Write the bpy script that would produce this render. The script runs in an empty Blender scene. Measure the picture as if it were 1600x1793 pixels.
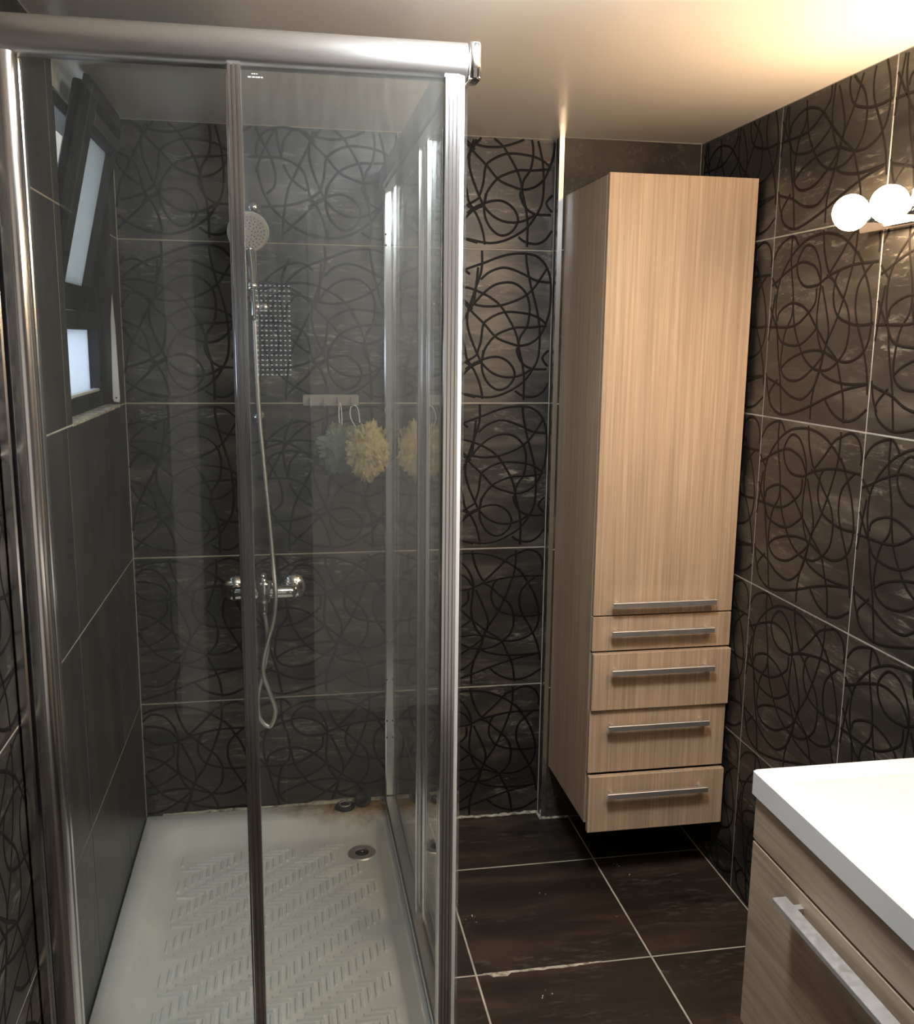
import bpy, bmesh, math, random
from mathutils import Vector, Matrix
random.seed(7)
S = bpy.context.scene
COL = S.collection

# ------------------------------------------------------------------ camera
cam_d = bpy.data.cameras.new('camera'); cam = bpy.data.objects.new('camera', cam_d); COL.objects.link(cam)
fw = Vector((0.17567864, 0.96817697, -0.17824244)); rt = Vector((0.9842257, -0.17657997, 0.01092203)); up = Vector((0.02089959, 0.17734956, 0.98392598))
cam.matrix_world = Matrix(((rt.x, up.x, -fw.x, 0.4446), (rt.y, up.y, -fw.y, -2.8224), (rt.z, up.z, -fw.z, 1.5368), (0, 0, 0, 1)))
cam_d.sensor_fit = 'HORIZONTAL'; cam_d.sensor_width = 36.0; cam_d.lens = 1663.4552 / 1600 * 36
cam_d.clip_start = 0.02
S.camera = cam

# ------------------------------------------------------------------ world, exposure
w = bpy.data.worlds.new('overcast_sky'); S.world = w; w.use_nodes = True
bg = w.node_tree.nodes['Background']
bg.inputs[0].default_value = (0.80, 0.88, 1.0, 1); bg.inputs[1].default_value = 2.2
S.view_settings.view_transform = 'Standard'; S.view_settings.look = 'None'
S.view_settings.gamma = 1.0; S.view_settings.use_curve_mapping = False
S.view_settings.exposure = 0.92
LAMP = 36.0            # radiance of the vanity globes
LAMP_COL = (1.0, 0.69, 0.41)

# room, in metres: left wall x=0, back wall y=0, floor z=0
RX = 1.672; ZC = 2.114; YF = -3.42; PX = 1.239; PY = -0.043

# ------------------------------------------------------------------ material helpers
def mat(name):
    m = bpy.data.materials.new(name); m.use_nodes = True
    nt = m.node_tree; b = nt.nodes['Principled BSDF']
    return m, nt, b
def setp(b, col=None, rough=None, metal=None, **kw):
    if col is not None: b.inputs['Base Color'].default_value = (*col, 1)
    if rough is not None: b.inputs['Roughness'].default_value = rough
    if metal is not None: b.inputs['Metallic'].default_value = metal
    for k, v in kw.items(): b.inputs[k.replace('_', ' ')].default_value = v
def node(nt, t, **kw):
    n = nt.nodes.new(t)
    for k, v in kw.items(): setattr(n, k, v)
    return n
def coords(nt, scale, rnd=True):
    tc = node(nt, 'ShaderNodeTexCoord'); mp = node(nt, 'ShaderNodeMapping'); mp.inputs['Scale'].default_value = scale
    nt.links.new(tc.outputs['Object'], mp.inputs['Vector'])
    if rnd:
        oi = node(nt, 'ShaderNodeObjectInfo'); mu = node(nt, 'ShaderNodeMath', operation='MULTIPLY'); mu.inputs[1].default_value = 37.0
        nt.links.new(oi.outputs['Random'], mu.inputs[0])
        cb = node(nt, 'ShaderNodeCombineXYZ')
        for i in range(3): nt.links.new(mu.outputs[0], cb.inputs[i])
        nt.links.new(cb.outputs[0], mp.inputs['Location'])
    return mp.outputs['Vector']
def noise(nt, vec, scale, detail=4, rough=0.55, dist=0.0):
    n = node(nt, 'ShaderNodeTexNoise'); n.inputs['Scale'].default_value = scale; n.inputs['Detail'].default_value = detail
    n.inputs['Roughness'].default_value = rough; n.inputs['Distortion'].default_value = dist
    nt.links.new(vec, n.inputs['Vector']); return n.outputs['Fac']
def ramp(nt, fac, stops):
    r = node(nt, 'ShaderNodeValToRGB'); cr = r.color_ramp
    while len(cr.elements) < len(stops): cr.elements.new(0.5)
    for e, (p, c) in zip(cr.elements, stops): e.position = p; e.color = (*c, 1) if len(c) == 3 else c
    nt.links.new(fac, r.inputs['Fac']); return r.outputs['Color']
def mixc(nt, fac, a, b, mode='MIX'):
    n = node(nt, 'ShaderNodeMix', data_type='RGBA', blend_type=mode)
    if isinstance(fac, float): n.inputs[0].default_value = fac
    else: nt.links.new(fac, n.inputs[0])
    for s, v in ((6, a), (7, b)):
        if isinstance(v, tuple): n.inputs[s].default_value = (*v, 1)
        else: nt.links.new(v, n.inputs[s])
    return n.outputs[2]
def bump(nt, b, fac, strength, dist=0.001):
    n = node(nt, 'ShaderNodeBump'); n.inputs['Strength'].default_value = strength; n.inputs['Distance'].default_value = dist
    nt.links.new(fac, n.inputs['Height']); nt.links.new(n.outputs[0], b.inputs['Normal'])
def mapr(nt, fac, a, b_):
    n = node(nt, 'ShaderNodeMapRange'); n.inputs[3].default_value = a; n.inputs[4].default_value = b_
    nt.links.new(fac, n.inputs[0]); return n.outputs[0]
g = lambda v: (v, v, v)

def tile_material(name, stretch, lo, mid, hi, fleck, r0, r1, spec=0.5, metal=0.0):
    m, nt, b = mat(name)
    v = coords(nt, stretch)
    n1 = noise(nt, v, 2.3, 6, 0.6, 0.4)
    c = ramp(nt, n1, [(0.30, lo), (0.52, mid), (0.72, hi)])
    v2 = coords(nt, tuple(s * 3.2 for s in stretch))
    n2 = noise(nt, v2, 6.0, 8, 0.75, 0.6)
    v3 = coords(nt, stretch)
    n3 = noise(nt, v3, 3.1, 3, 0.5)
    fm = node(nt, 'ShaderNodeMath', operation='MULTIPLY')
    nt.links.new(ramp(nt, n2, [(0.52, g(0)), (0.68, g(1))]), fm.inputs[0]); nt.links.new(ramp(nt, n3, [(0.46, g(0)), (0.64, g(0.9))]), fm.inputs[1])
    nt.links.new(mixc(nt, fm.outputs[0], c, fleck), b.inputs['Base Color'])
    nt.links.new(mapr(nt, n2, r0, r1), b.inputs['Roughness'])
    setp(b, metal=metal, Specular_IOR_Level=spec)
    bump(nt, b, n2, 0.12, 0.0006)
    return m
M = {}
M['tile'] = tile_material('swirl_tile_glaze', (1.0, 1.0, 4.2), (0.013, 0.012, 0.011), (0.038, 0.034, 0.029), (0.135, 0.118, 0.092), (0.36, 0.34, 0.28), 0.30, 0.54, 1.0, 0.35)
M['tile_plain'] = tile_material('plain_tile_glaze', (5.0, 1.0, 0.7), (0.020, 0.018, 0.016), (0.034, 0.030, 0.026), (0.060, 0.052, 0.043), (0.085, 0.078, 0.065), 0.24, 0.46)
M['tile_dark'] = tile_material('pilaster_tile_glaze', (3.0, 3.0, 3.0), (0.020, 0.016, 0.013), (0.050, 0.040, 0.030), (0.10, 0.085, 0.062), (0.17, 0.15, 0.12), 0.22, 0.5)
M['floor_tile'] = tile_material('floor_tile_glaze', (1.1, 4.5, 1.0), (0.011, 0.009, 0.007), (0.026, 0.019, 0.014), (0.060, 0.038, 0.026), (0.11, 0.095, 0.075), 0.24, 0.5)
m, nt, b = mat('swirl_relief'); setp(b, (0.0075, 0.006, 0.005), 0.55, Specular_IOR_Level=0.25); M['swirl'] = m
m, nt, b = mat('grout'); v = coords(nt, (1, 1, 1), False); n = noise(nt, v, 9, 4)
nt.links.new(ramp(nt, n, [(0.3, (0.30, 0.27, 0.22)), (0.7, (0.52, 0.48, 0.40))]), b.inputs['Base Color']); setp(b, rough=0.9); M['grout'] = m
m, nt, b = mat('stretch_ceiling'); setp(b, (0.86, 0.83, 0.78), 0.30, Specular_IOR_Level=0.45); v = coords(nt, (1, 1, 1), False); n = noise(nt, v, 1.4, 2)
bump(nt, b, n, 0.10, 0.02); M['ceiling'] = m
m, nt, b = mat('white_paint'); v = coords(nt, (1, 1, 1), False); n = noise(nt, v, 30, 3)
nt.links.new(ramp(nt, n, [(0.3, (0.78, 0.77, 0.75)), (0.7, (0.84, 0.83, 0.81))]), b.inputs['Base Color']); setp(b, rough=0.7); M['paint'] = m
m, nt, b = mat('cream_plaster'); v = coords(nt, (1, 1, 1), False); n = noise(nt, v, 22, 5)
nt.links.new(ramp(nt, n, [(0.35, (0.50, 0.44, 0.36)), (0.65, (0.72, 0.67, 0.58))]), b.inputs['Base Color']); setp(b, rough=0.85); bump(nt, b, n, 0.3, 0.003); M['plaster'] = m

def metal(name, col, rough, streak=None):
    m, nt, b = mat(name); setp(b, col, rough, 1.0)
    v = coords(nt, streak or (8, 8, 8)); n = noise(nt, v, 12, 4)
    nt.links.new(mapr(nt, n, rough * 0.75, rough * 1.3), b.inputs['Roughness'])
    return m
M['alu'] = metal('polished_aluminium', (0.92, 0.92, 0.93), 0.19, (6, 6, 0.4))
M['alu_rail'] = metal('polished_aluminium_rail', (0.92, 0.92, 0.92), 0.30, (0.4, 0.4, 6))
M['chrome'] = metal('chrome', (0.90, 0.90, 0.90), 0.07)
M['steel'] = metal('brushed_steel', (0.78, 0.77, 0.76), 0.46)
M['steel_dark'] = metal('grey_coated_strip', (0.16, 0.16, 0.165), 0.6)
m, nt, b = mat('black_rubber'); setp(b, (0.012, 0.012, 0.013), 0.5); v = coords(nt, (1, 1, 1)); bump(nt, b, noise(nt, v, 60), 0.1); M['rubber'] = m
m, nt, b = mat('seal_white'); setp(b, (0.80, 0.80, 0.78), 0.4); M['seal'] = m
m, nt, b = mat('anthracite_frame'); setp(b, (0.014, 0.018, 0.020), 0.6, Specular_IOR_Level=0.3); v = coords(nt, (1, 1, 1)); bump(nt, b, noise(nt, v, 220, 2), 0.08); M['anthracite'] = m

def glass_material(name, tint, f0=1.5, rough=0.0, extra=0.0):
    m = bpy.data.materials.new(name); m.use_nodes = True; nt = m.node_tree; nt.nodes.clear()
    out = node(nt, 'ShaderNodeOutputMaterial'); tr = node(nt, 'ShaderNodeBsdfTransparent'); tr.inputs[0].default_value = (*tint, 1)
    gl = node(nt, 'ShaderNodeBsdfGlossy'); gl.inputs['Roughness'].default_value = rough; gl.inputs['Color'].default_value = (1, 1, 1, 1)
    lw = node(nt, 'ShaderNodeLayerWeight'); lw.inputs[0].default_value = 0.5        # facing = 1 - cos, the same on both faces of the pane
    pw = node(nt, 'ShaderNodeMath', operation='POWER'); pw.inputs[1].default_value = 5.0; nt.links.new(lw.outputs['Facing'], pw.inputs[0])
    r0 = ((f0 - 1) / (f0 + 1)) ** 2
    mx = node(nt, 'ShaderNodeMixShader'); nt.links.new(mapr(nt, pw.outputs[0], r0, 1.0), mx.inputs[0]); nt.links.new(tr.outputs[0], mx.inputs[1]); nt.links.new(gl.outputs[0], mx.inputs[2])
    last = mx.outputs[0]
    if extra > 0:      # fine limescale film
        tc = node(nt, 'ShaderNodeTexCoord'); mp = node(nt, 'ShaderNodeMapping'); mp.inputs['Scale'].default_value = (14, 14, 2.0)
        nt.links.new(tc.outputs['Object'], mp.inputs['Vector'])
        nz = noise(nt, mp.outputs['Vector'], 5, 6, 0.7)
        df = node(nt, 'ShaderNodeBsdfDiffuse'); df.inputs[0].default_value = (0.75, 0.76, 0.74, 1)
        m2 = node(nt, 'ShaderNodeMixShader'); nt.links.new(mapr(nt, nz, 0.0, extra), m2.inputs[0])
        nt.links.new(last, m2.inputs[1]); nt.links.new(df.outputs[0], m2.inputs[2]); last = m2.outputs[0]
    nt.links.new(last, out.inputs[0]); return m
M['glass'] = glass_material('shower_glass', (0.965, 0.985, 0.975), 1.5, 0.0, 0.05)
def frosted(name, tint):
    m = bpy.data.materials.new(name); m.use_nodes = True; nt = m.node_tree; nt.nodes.clear()
    o = node(nt, 'ShaderNodeOutputMaterial'); tl = node(nt, 'ShaderNodeBsdfTranslucent'); tl.inputs[0].default_value = (*tint, 1)
    gl = node(nt, 'ShaderNodeBsdfGlossy'); gl.inputs['Roughness'].default_value = 0.25; fr = node(nt, 'ShaderNodeFresnel'); fr.inputs['IOR'].default_value = 1.45
    mx = node(nt, 'ShaderNodeMixShader'); nt.links.new(fr.outputs[0], mx.inputs[0]); nt.links.new(tl.outputs[0], mx.inputs[1]); nt.links.new(gl.outputs[0], mx.inputs[2]); nt.links.new(mx.outputs[0], o.inputs[0])
    return m
M['winglass'] = frosted('frosted_sash_glass', (0.55, 0.56, 0.55)); M['winglass_low'] = frosted('frosted_window_glass', (0.86, 0.90, 0.95))
def wood(name, stretch, a, b_, c):
    m, nt, b = mat(name)
    v = coords(nt, stretch, True); n1 = noise(nt, v, 1.0, 6, 0.65, 0.25)
    v2 = coords(nt, tuple(s * 0.28 for s in stretch), True); n2 = noise(nt, v2, 1.0, 3, 0.5, 0.2)
    c1 = ramp(nt, n1, [(0.32, a), (0.5, b_), (0.68, c)])
    c2 = ramp(nt, n2, [(0.35, g(0.86)), (0.65, g(1.0))])
    nt.links.new(mixc(nt, 1.0, c1, c2, 'MULTIPLY'), b.inputs['Base Color'])
    setp(b, rough=0.48, Specular_IOR_Level=0.35); bump(nt, b, n1, 0.10, 0.0004)
    return m
WA, WB, WC = (0.37, 0.265, 0.175), (0.47, 0.345, 0.235), (0.56, 0.425, 0.30)
M['wood_v'] = wood('oak_laminate_upright', (150, 150, 2.4), WA, WB, WC)
M['wood_h'] = wood('oak_laminate_level', (60, 4.0, 60), WA, WB, WC)
m, nt, b = mat('white_ceramic'); setp(b, (0.80, 0.79, 0.76), 0.12, Coat_Weight=0.3); v = coords(nt, (1, 1, 1)); bump(nt, b, noise(nt, v, 3, 2), 0.02); M['ceramic'] = m
# shower tray enamel: worn white, ochre limescale and rust in the far corner beside the side panel
m, nt, b = mat('tray_enamel'); tc = node(nt, 'ShaderNodeTexCoord'); v = coords(nt, (1, 1, 1), False)
n1 = noise(nt, v, 7, 5); n2 = noise(nt, v, 16, 6, 0.7)
base = ramp(nt, n1, [(0.35, (0.76, 0.78, 0.78)), (0.65, (0.84, 0.86, 0.86))])
vd = node(nt, 'ShaderNodeVectorMath', operation='DISTANCE'); sc = node(nt, 'ShaderNodeVectorMath', operation='MULTIPLY'); sc.inputs[1].default_value = (0.42, 1.3, 1.0)
nt.links.new(tc.outputs['Object'], sc.inputs[0]); nt.links.new(sc.outputs[0], vd.inputs[0]); vd.inputs[1].default_value = (0.76 * 0.42, 0.0, 0.09)
ad = node(nt, 'ShaderNodeMath', operation='MULTIPLY_ADD'); ad.inputs[1].default_value = 0.13; nt.links.new(n2, ad.inputs[0]); nt.links.new(vd.outputs['Value'], ad.inputs[2])
msk = ramp(nt, ad.outputs[0], [(0.155, g(1)), (0.235, g(0))])
st = ramp(nt, n2, [(0.35, (0.17, 0.08, 0.03)), (0.52, (0.42, 0.27, 0.11)), (0.7, (0.55, 0.43, 0.24))])
nt.links.new(mixc(nt, msk, base, st), b.inputs['Base Color']); setp(b, rough=0.22, Specular_IOR_Level=0.5); bump(nt, b, n1, 0.03, 0.002); M['tray'] = m
m, nt, b = mat('silicone'); v = coords(nt, (1, 1, 1), False); n = noise(nt, v, 40, 5, 0.7)
nt.links.new(ramp(nt, n, [(0.38, (0.16, 0.14, 0.10)), (0.5, (0.45, 0.42, 0.33)), (0.65, (0.66, 0.63, 0.54))]), b.inputs['Base Color']); setp(b, rough=0.6); bump(nt, b, n, 0.5, 0.003); M['silicone'] = m
m, nt, b = mat('clear_hook_plastic'); setp(b, (0.55, 0.54, 0.51), 0.25, Transmission_Weight=0.35); M['hook'] = m
def mesh_net(name, col, t):
    m = bpy.data.materials.new(name); m.use_nodes = True; nt = m.node_tree; nt.nodes.clear()
    o = node(nt, 'ShaderNodeOutputMaterial'); d = node(nt, 'ShaderNodeBsdfDiffuse'); tl = node(nt, 'ShaderNodeBsdfTranslucent'); tr = node(nt, 'ShaderNodeBsdfTransparent')
    d.inputs[0].default_value = (*col, 1); tl.inputs[0].default_value = (*col, 1)
    a = node(nt, 'ShaderNodeMixShader'); a.inputs[0].default_value = 0.45; nt.links.new(d.outputs[0], a.inputs[1]); nt.links.new(tl.outputs[0], a.inputs[2])
    c = node(nt, 'ShaderNodeMixShader'); c.inputs[0].default_value = t; nt.links.new(a.outputs[0], c.inputs[1]); nt.links.new(tr.outputs[0], c.inputs[2])
    nt.links.new(c.outputs[0], o.inputs[0]); return m
M['net_cream'] = mesh_net('cream_netting', (0.86, 0.78, 0.50), 0.25)
M['net_green'] = mesh_net('pale_green_netting', (0.50, 0.56, 0.46), 0.45)
m, nt, b = mat('white_plastic'); setp(b, (0.74, 0.73, 0.69), 0.35); v = coords(nt, (1, 1, 1)); bump(nt, b, noise(nt, v, 50), 0.03); M['plastic'] = m
m, nt, b = mat('nozzle_grey'); setp(b, (0.16, 0.15, 0.15), 0.5); M['nozzle'] = m
m, nt, b = mat('nozzle_face'); setp(b, (0.52, 0.50, 0.48), 0.35); M['face'] = m
m, nt, b = mat('print_white'); setp(b, (0.85, 0.85, 0.84), 0.5); M['print'] = m
m, nt, b = mat('globe_glow'); setp(b, (1, 0.95, 0.88), 0.3); b.inputs['Emission Color'].default_value = (*LAMP_COL, 1); b.inputs['Emission Strength'].default_value = LAMP; M['globe'] = m
m, nt, b = mat('fill_glow'); setp(b, (0.9, 0.9, 0.88), 0.4); b.inputs['Emission Color'].default_value = (0.90, 0.95, 1.0, 1); b.inputs['Emission Strength'].default_value = 52.0; M['fill_diffuser'] = m  # emission of the added, unseen fill lamp
m, nt, b = mat('hall_dark'); setp(b, (0.10, 0.10, 0.11), 0.8); M['hall'] = m
m, nt, b = mat('perforated_shutter_dark'); setp(b, (0.05, 0.06, 0.06), 0.6); M['perf'] = m

# ------------------------------------------------------------------ mesh helpers
def link(name, me, material, parent=None):
    o = bpy.data.objects.new(name, me); COL.objects.link(o)
    if material is not None and not me.materials: me.materials.append(material)
    if parent is not None: o.parent = parent
    return o
def obj(name, bm, material, parent=None, smooth=False):
    me = bpy.data.meshes.new(name); bm.normal_update(); bm.to_mesh(me); bm.free()
    if smooth: 
        for p in me.polygons: p.use_smooth = True
    return link(name, me, material, parent)
def thing(name, label, cat, loc=(0, 0, 0), group=None, kind=None):
    o = bpy.data.objects.new(name, None); COL.objects.link(o); o.location = loc; o.empty_display_size = 0.05
    return tag(o, label, cat, group, kind)
def tag(o, label, cat, group=None, kind=None):
    o['label'] = label; o['category'] = cat
    if group: o['group'] = group
    if kind: o['kind'] = kind
    return o
def box(bm, lo, hi, bev=0.0, seg=1):
    r = bmesh.ops.create_cube(bm, size=1.0)
    c = [(a + b_) / 2 for a, b_ in zip(lo, hi)]; s = [abs(b_ - a) for a, b_ in zip(lo, hi)]
    for v in r['verts']: v.co = Vector((c[0] + v.co.x * s[0], c[1] + v.co.y * s[1], c[2] + v.co.z * s[2]))
    if bev > 0:
        es = list({e for v in r['verts'] for e in v.link_edges})
        bmesh.ops.bevel(bm, geom=es, offset=min(bev, min(s) * 0.45), segments=seg, profile=0.5, affect='EDGES', clamp_overlap=True)
    return bm
def B(lo, hi, bev=0.0, seg=1): return box(bmesh.new(), lo, hi, bev, seg)
def tube(bm, pts, rad, n=10, caps=True):
    pts = [Vector(p) for p in pts]; rings = []
    ref = Vector((0, 0, 1))
    for i, p in enumerate(pts):
        t = (pts[min(i + 1, len(pts) - 1)] - pts[max(i - 1, 0)]).normalized()
        a = ref if abs(t.dot(ref)) < 0.95 else Vector((1, 0, 0))
        x = t.cross(a).normalized(); y = t.cross(x).normalized()
        r = rad[i] if isinstance(rad, (list, tuple)) else rad
        rings.append([bm.verts.new(p + (x * math.cos(k * 2 * math.pi / n) + y * math.sin(k * 2 * math.pi / n)) * r) for k in range(n)])
    # keep rings from twisting
    for i in range(1, len(rings)):
        best = min(range(n), key=lambda s: sum((rings[i][(k + s) % n].co - rings[i - 1][k].co).length for k in range(n)))
        rings[i] = rings[i][best:] + rings[i][:best]
    for a, b_ in zip(rings, rings[1:]):
        for k in range(n): bm.faces.new((a[k], a[(k + 1) % n], b_[(k + 1) % n], b_[k]))
    if caps: bm.faces.new(rings[0][::-1]); bm.faces.new(rings[-1])
    bmesh.ops.recalc_face_normals(bm, faces=bm.faces[:])
    return bm
def lathe(bm, prof, mtx, n=32):
    rings = [[bm.verts.new(mtx @ Vector((r * math.cos(k * 2 * math.pi / n), r * math.sin(k * 2 * math.pi / n), z))) for k in range(n)] if r > 1e-6 else [bm.verts.new(mtx @ Vector((0, 0, z)))] for r, z in prof]
    for a, b_ in zip(rings, rings[1:]):
        for k in range(n):
            if len(a) == 1 and len(b_) == 1: continue
            if len(a) == 1: bm.faces.new((a[0], b_[(k + 1) % n], b_[k]))
            elif len(b_) == 1: bm.faces.new((a[k], a[(k + 1) % n], b_[0]))
            else: bm.faces.new((a[k], a[(k + 1) % n], b_[(k + 1) % n], b_[k]))
    bmesh.ops.recalc_face_normals(bm, faces=bm.faces[:])
    return bm
def axis_m(loc, direction):
    return Matrix.Translation(Vector(loc)) @ Vector(direction).normalized().to_track_quat('Z', 'Y').to_matrix().to_4x4()
def prism(bm, prof, axis, a, b_):
    """extrude a closed 2-D outline along an axis ('x','y','z')"""
    f = {'x': lambda p, t: (t, p[0], p[1]), 'y': lambda p, t: (p[0], t, p[1]), 'z': lambda p, t: (p[0], p[1], t)}[axis]
    r0 = [bm.verts.new(f(p, a)) for p in prof]; r1 = [bm.verts.new(f(p, b_)) for p in prof]; n = len(prof)
    for k in range(n): bm.faces.new((r0[k], r0[(k + 1) % n], r1[(k + 1) % n], r1[k]))
    bm.faces.new(r0[::-1]); bm.faces.new(r1); bmesh.ops.recalc_face_normals(bm, faces=bm.faces[:])
    return bm
def rounded_rect(x0, x1, y0, y1, r, seg=5):
    out = []
    for cx, cy, a0 in ((x1 - r, y1 - r, 0), (x0 + r, y1 - r, 90), (x0 + r, y0 + r, 180), (x1 - r, y0 + r, 270)):
        for k in range(seg + 1):
            a = math.radians(a0 + 90 * k / seg); out.append((cx + r * math.cos(a), cy + r * math.sin(a)))
    return out
def catmull(pts, n=7):
    P = [pts[0]] + list(pts) + [pts[-1]]; out = []
    for i in range(1, len(P) - 2):
        p0, p1, p2, p3 = (Vector(P[j]) for j in (i - 1, i, i + 1, i + 2))
        for k in range(n):
            t = k / n
            out.append(0.5 * ((2 * p1) + (p2 - p0) * t + (2 * p0 - 5 * p1 + 4 * p2 - p3) * t * t + (3 * p1 - p0 - 3 * p2 + p3) * t ** 3))
    out.append(Vector(P[-2])); return out
SWIRL_A = '''
0.114,0.42 0.15,0.52 0.2,0.62 0.28,0.75 0.36,0.83 0.428,0.87 0.47,0.887 0.556,0.918 0.641,0.953 0.727,0.976 0.82,0.981 0.89,0.967 0.944,0.923 0.974,0.87 0.991,0.8 0.994,0.699 0.988,0.61 0.966,0.533 0.932,0.456 0.875,0.403 0.798,0.381 0.716,0.4 0.633,0.437 0.556,0.521 0.48,0.593 0.431,0.646 0.36,0.7 0.27,0.745 0.15,0.76 0.02,0.74
0.529,0.808 0.58,0.854 0.66,0.886 0.729,0.88 0.811,0.848 0.894,0.809 0.988,0.797
0.534,0.993 0.536,0.912 0.528,0.849 0.501,0.768 0.468,0.663 0.448,0.599 0.444,0.523 0.465,0.44 0.507,0.338 0.548,0.26 0.608,0.204 0.673,0.176 0.744,0.171 0.814,0.188 0.879,0.228
0.823,0.981 0.83,0.906 0.86,0.771 0.889,0.671 0.915,0.564 0.926,0.462 0.926,0.36 0.913,0.282 0.879,0.216 0.833,0.151 0.775,0.104 0.699,0.063 0.628,0.041 0.558,0.037 0.437,0.058
0.482,0.646 0.542,0.715 0.616,0.773 0.696,0.793 0.76,0.784 0.82,0.736 0.85,0.665 0.853,0.582 0.837,0.505 0.797,0.44 0.787,0.375 0.813,0.266 0.827,0.163 0.827,0.017
0.01,0.64 0.114,0.7 0.2,0.735 0.3,0.757 0.36,0.762 0.429,0.757 0.495,0.739 0.588,0.697 0.658,0.644 0.712,0.566 0.761,0.477 0.786,0.387 0.775,0.345 0.813,0.266 0.879,0.228 0.98,0.226
0.491,0.646 0.56,0.636 0.647,0.641 0.734,0.666 0.82,0.707 0.878,0.759 0.923,0.824 0.962,0.888
0.512,0.332 0.535,0.409 0.548,0.51 0.579,0.55 0.648,0.588 0.712,0.602 0.794,0.598 0.87,0.585 0.93,0.558 0.972,0.521
0.548,0.296 0.564,0.361 0.621,0.437 0.679,0.472 0.766,0.5 0.854,0.502 0.931,0.51 0.972,0.515
0.436,0.22 0.479,0.255 0.554,0.29 0.624,0.306 0.682,0.296 0.736,0.256 0.764,0.195 0.744,0.135 0.698,0.094 0.645,0.089 0.592,0.126 0.555,0.188 0.543,0.26 0.553,0.349
0.435,0.268 0.479,0.237 0.515,0.171 0.539,0.098 0.552,0.025
0.769,0.08 0.817,0.048 0.895,0.04 0.954,0.074 0.989,0.129
0.989,0.353 0.948,0.3 0.986,0.244
0.141,0.218 0.277,0.225 0.392,0.251 0.473,0.293 0.508,0.317
0.119,0.456 0.139,0.369 0.165,0.288 0.209,0.212 0.276,0.147 0.332,0.104 0.418,0.061 0.504,0.036
0.279,0.052 0.332,0.104 0.402,0.168 0.472,0.237 0.548,0.274
0.273,0.018 0.275,0.108 0.289,0.22 0.314,0.332 0.355,0.416 0.397,0.5 0.444,0.59 0.479,0.646 0.491,0.696 0.511,0.886
0.272,0.517 0.286,0.605 0.315,0.65 0.355,0.684 0.428,0.666 0.478,0.614
0.076,0.514 0.171,0.513 0.272,0.512 0.351,0.482 0.407,0.435 0.429,0.369 0.445,0.292 0.484,0.238
0.114,0.7 0.146,0.631 0.189,0.552 0.221,0.477 0.236,0.395 0.223,0.334 0.177,0.294
0.121,0.522 0.125,0.581 0.158,0.648 0.22,0.683 0.288,0.694 0.36,0.684
0.283,0.474 0.321,0.404 0.371,0.356 0.428,0.319
0.272,0.517 0.247,0.657 0.262,0.793 0.309,0.902
0.114,0.7 0.178,0.794 0.28,0.864 0.381,0.885 0.459,0.841'''
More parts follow.
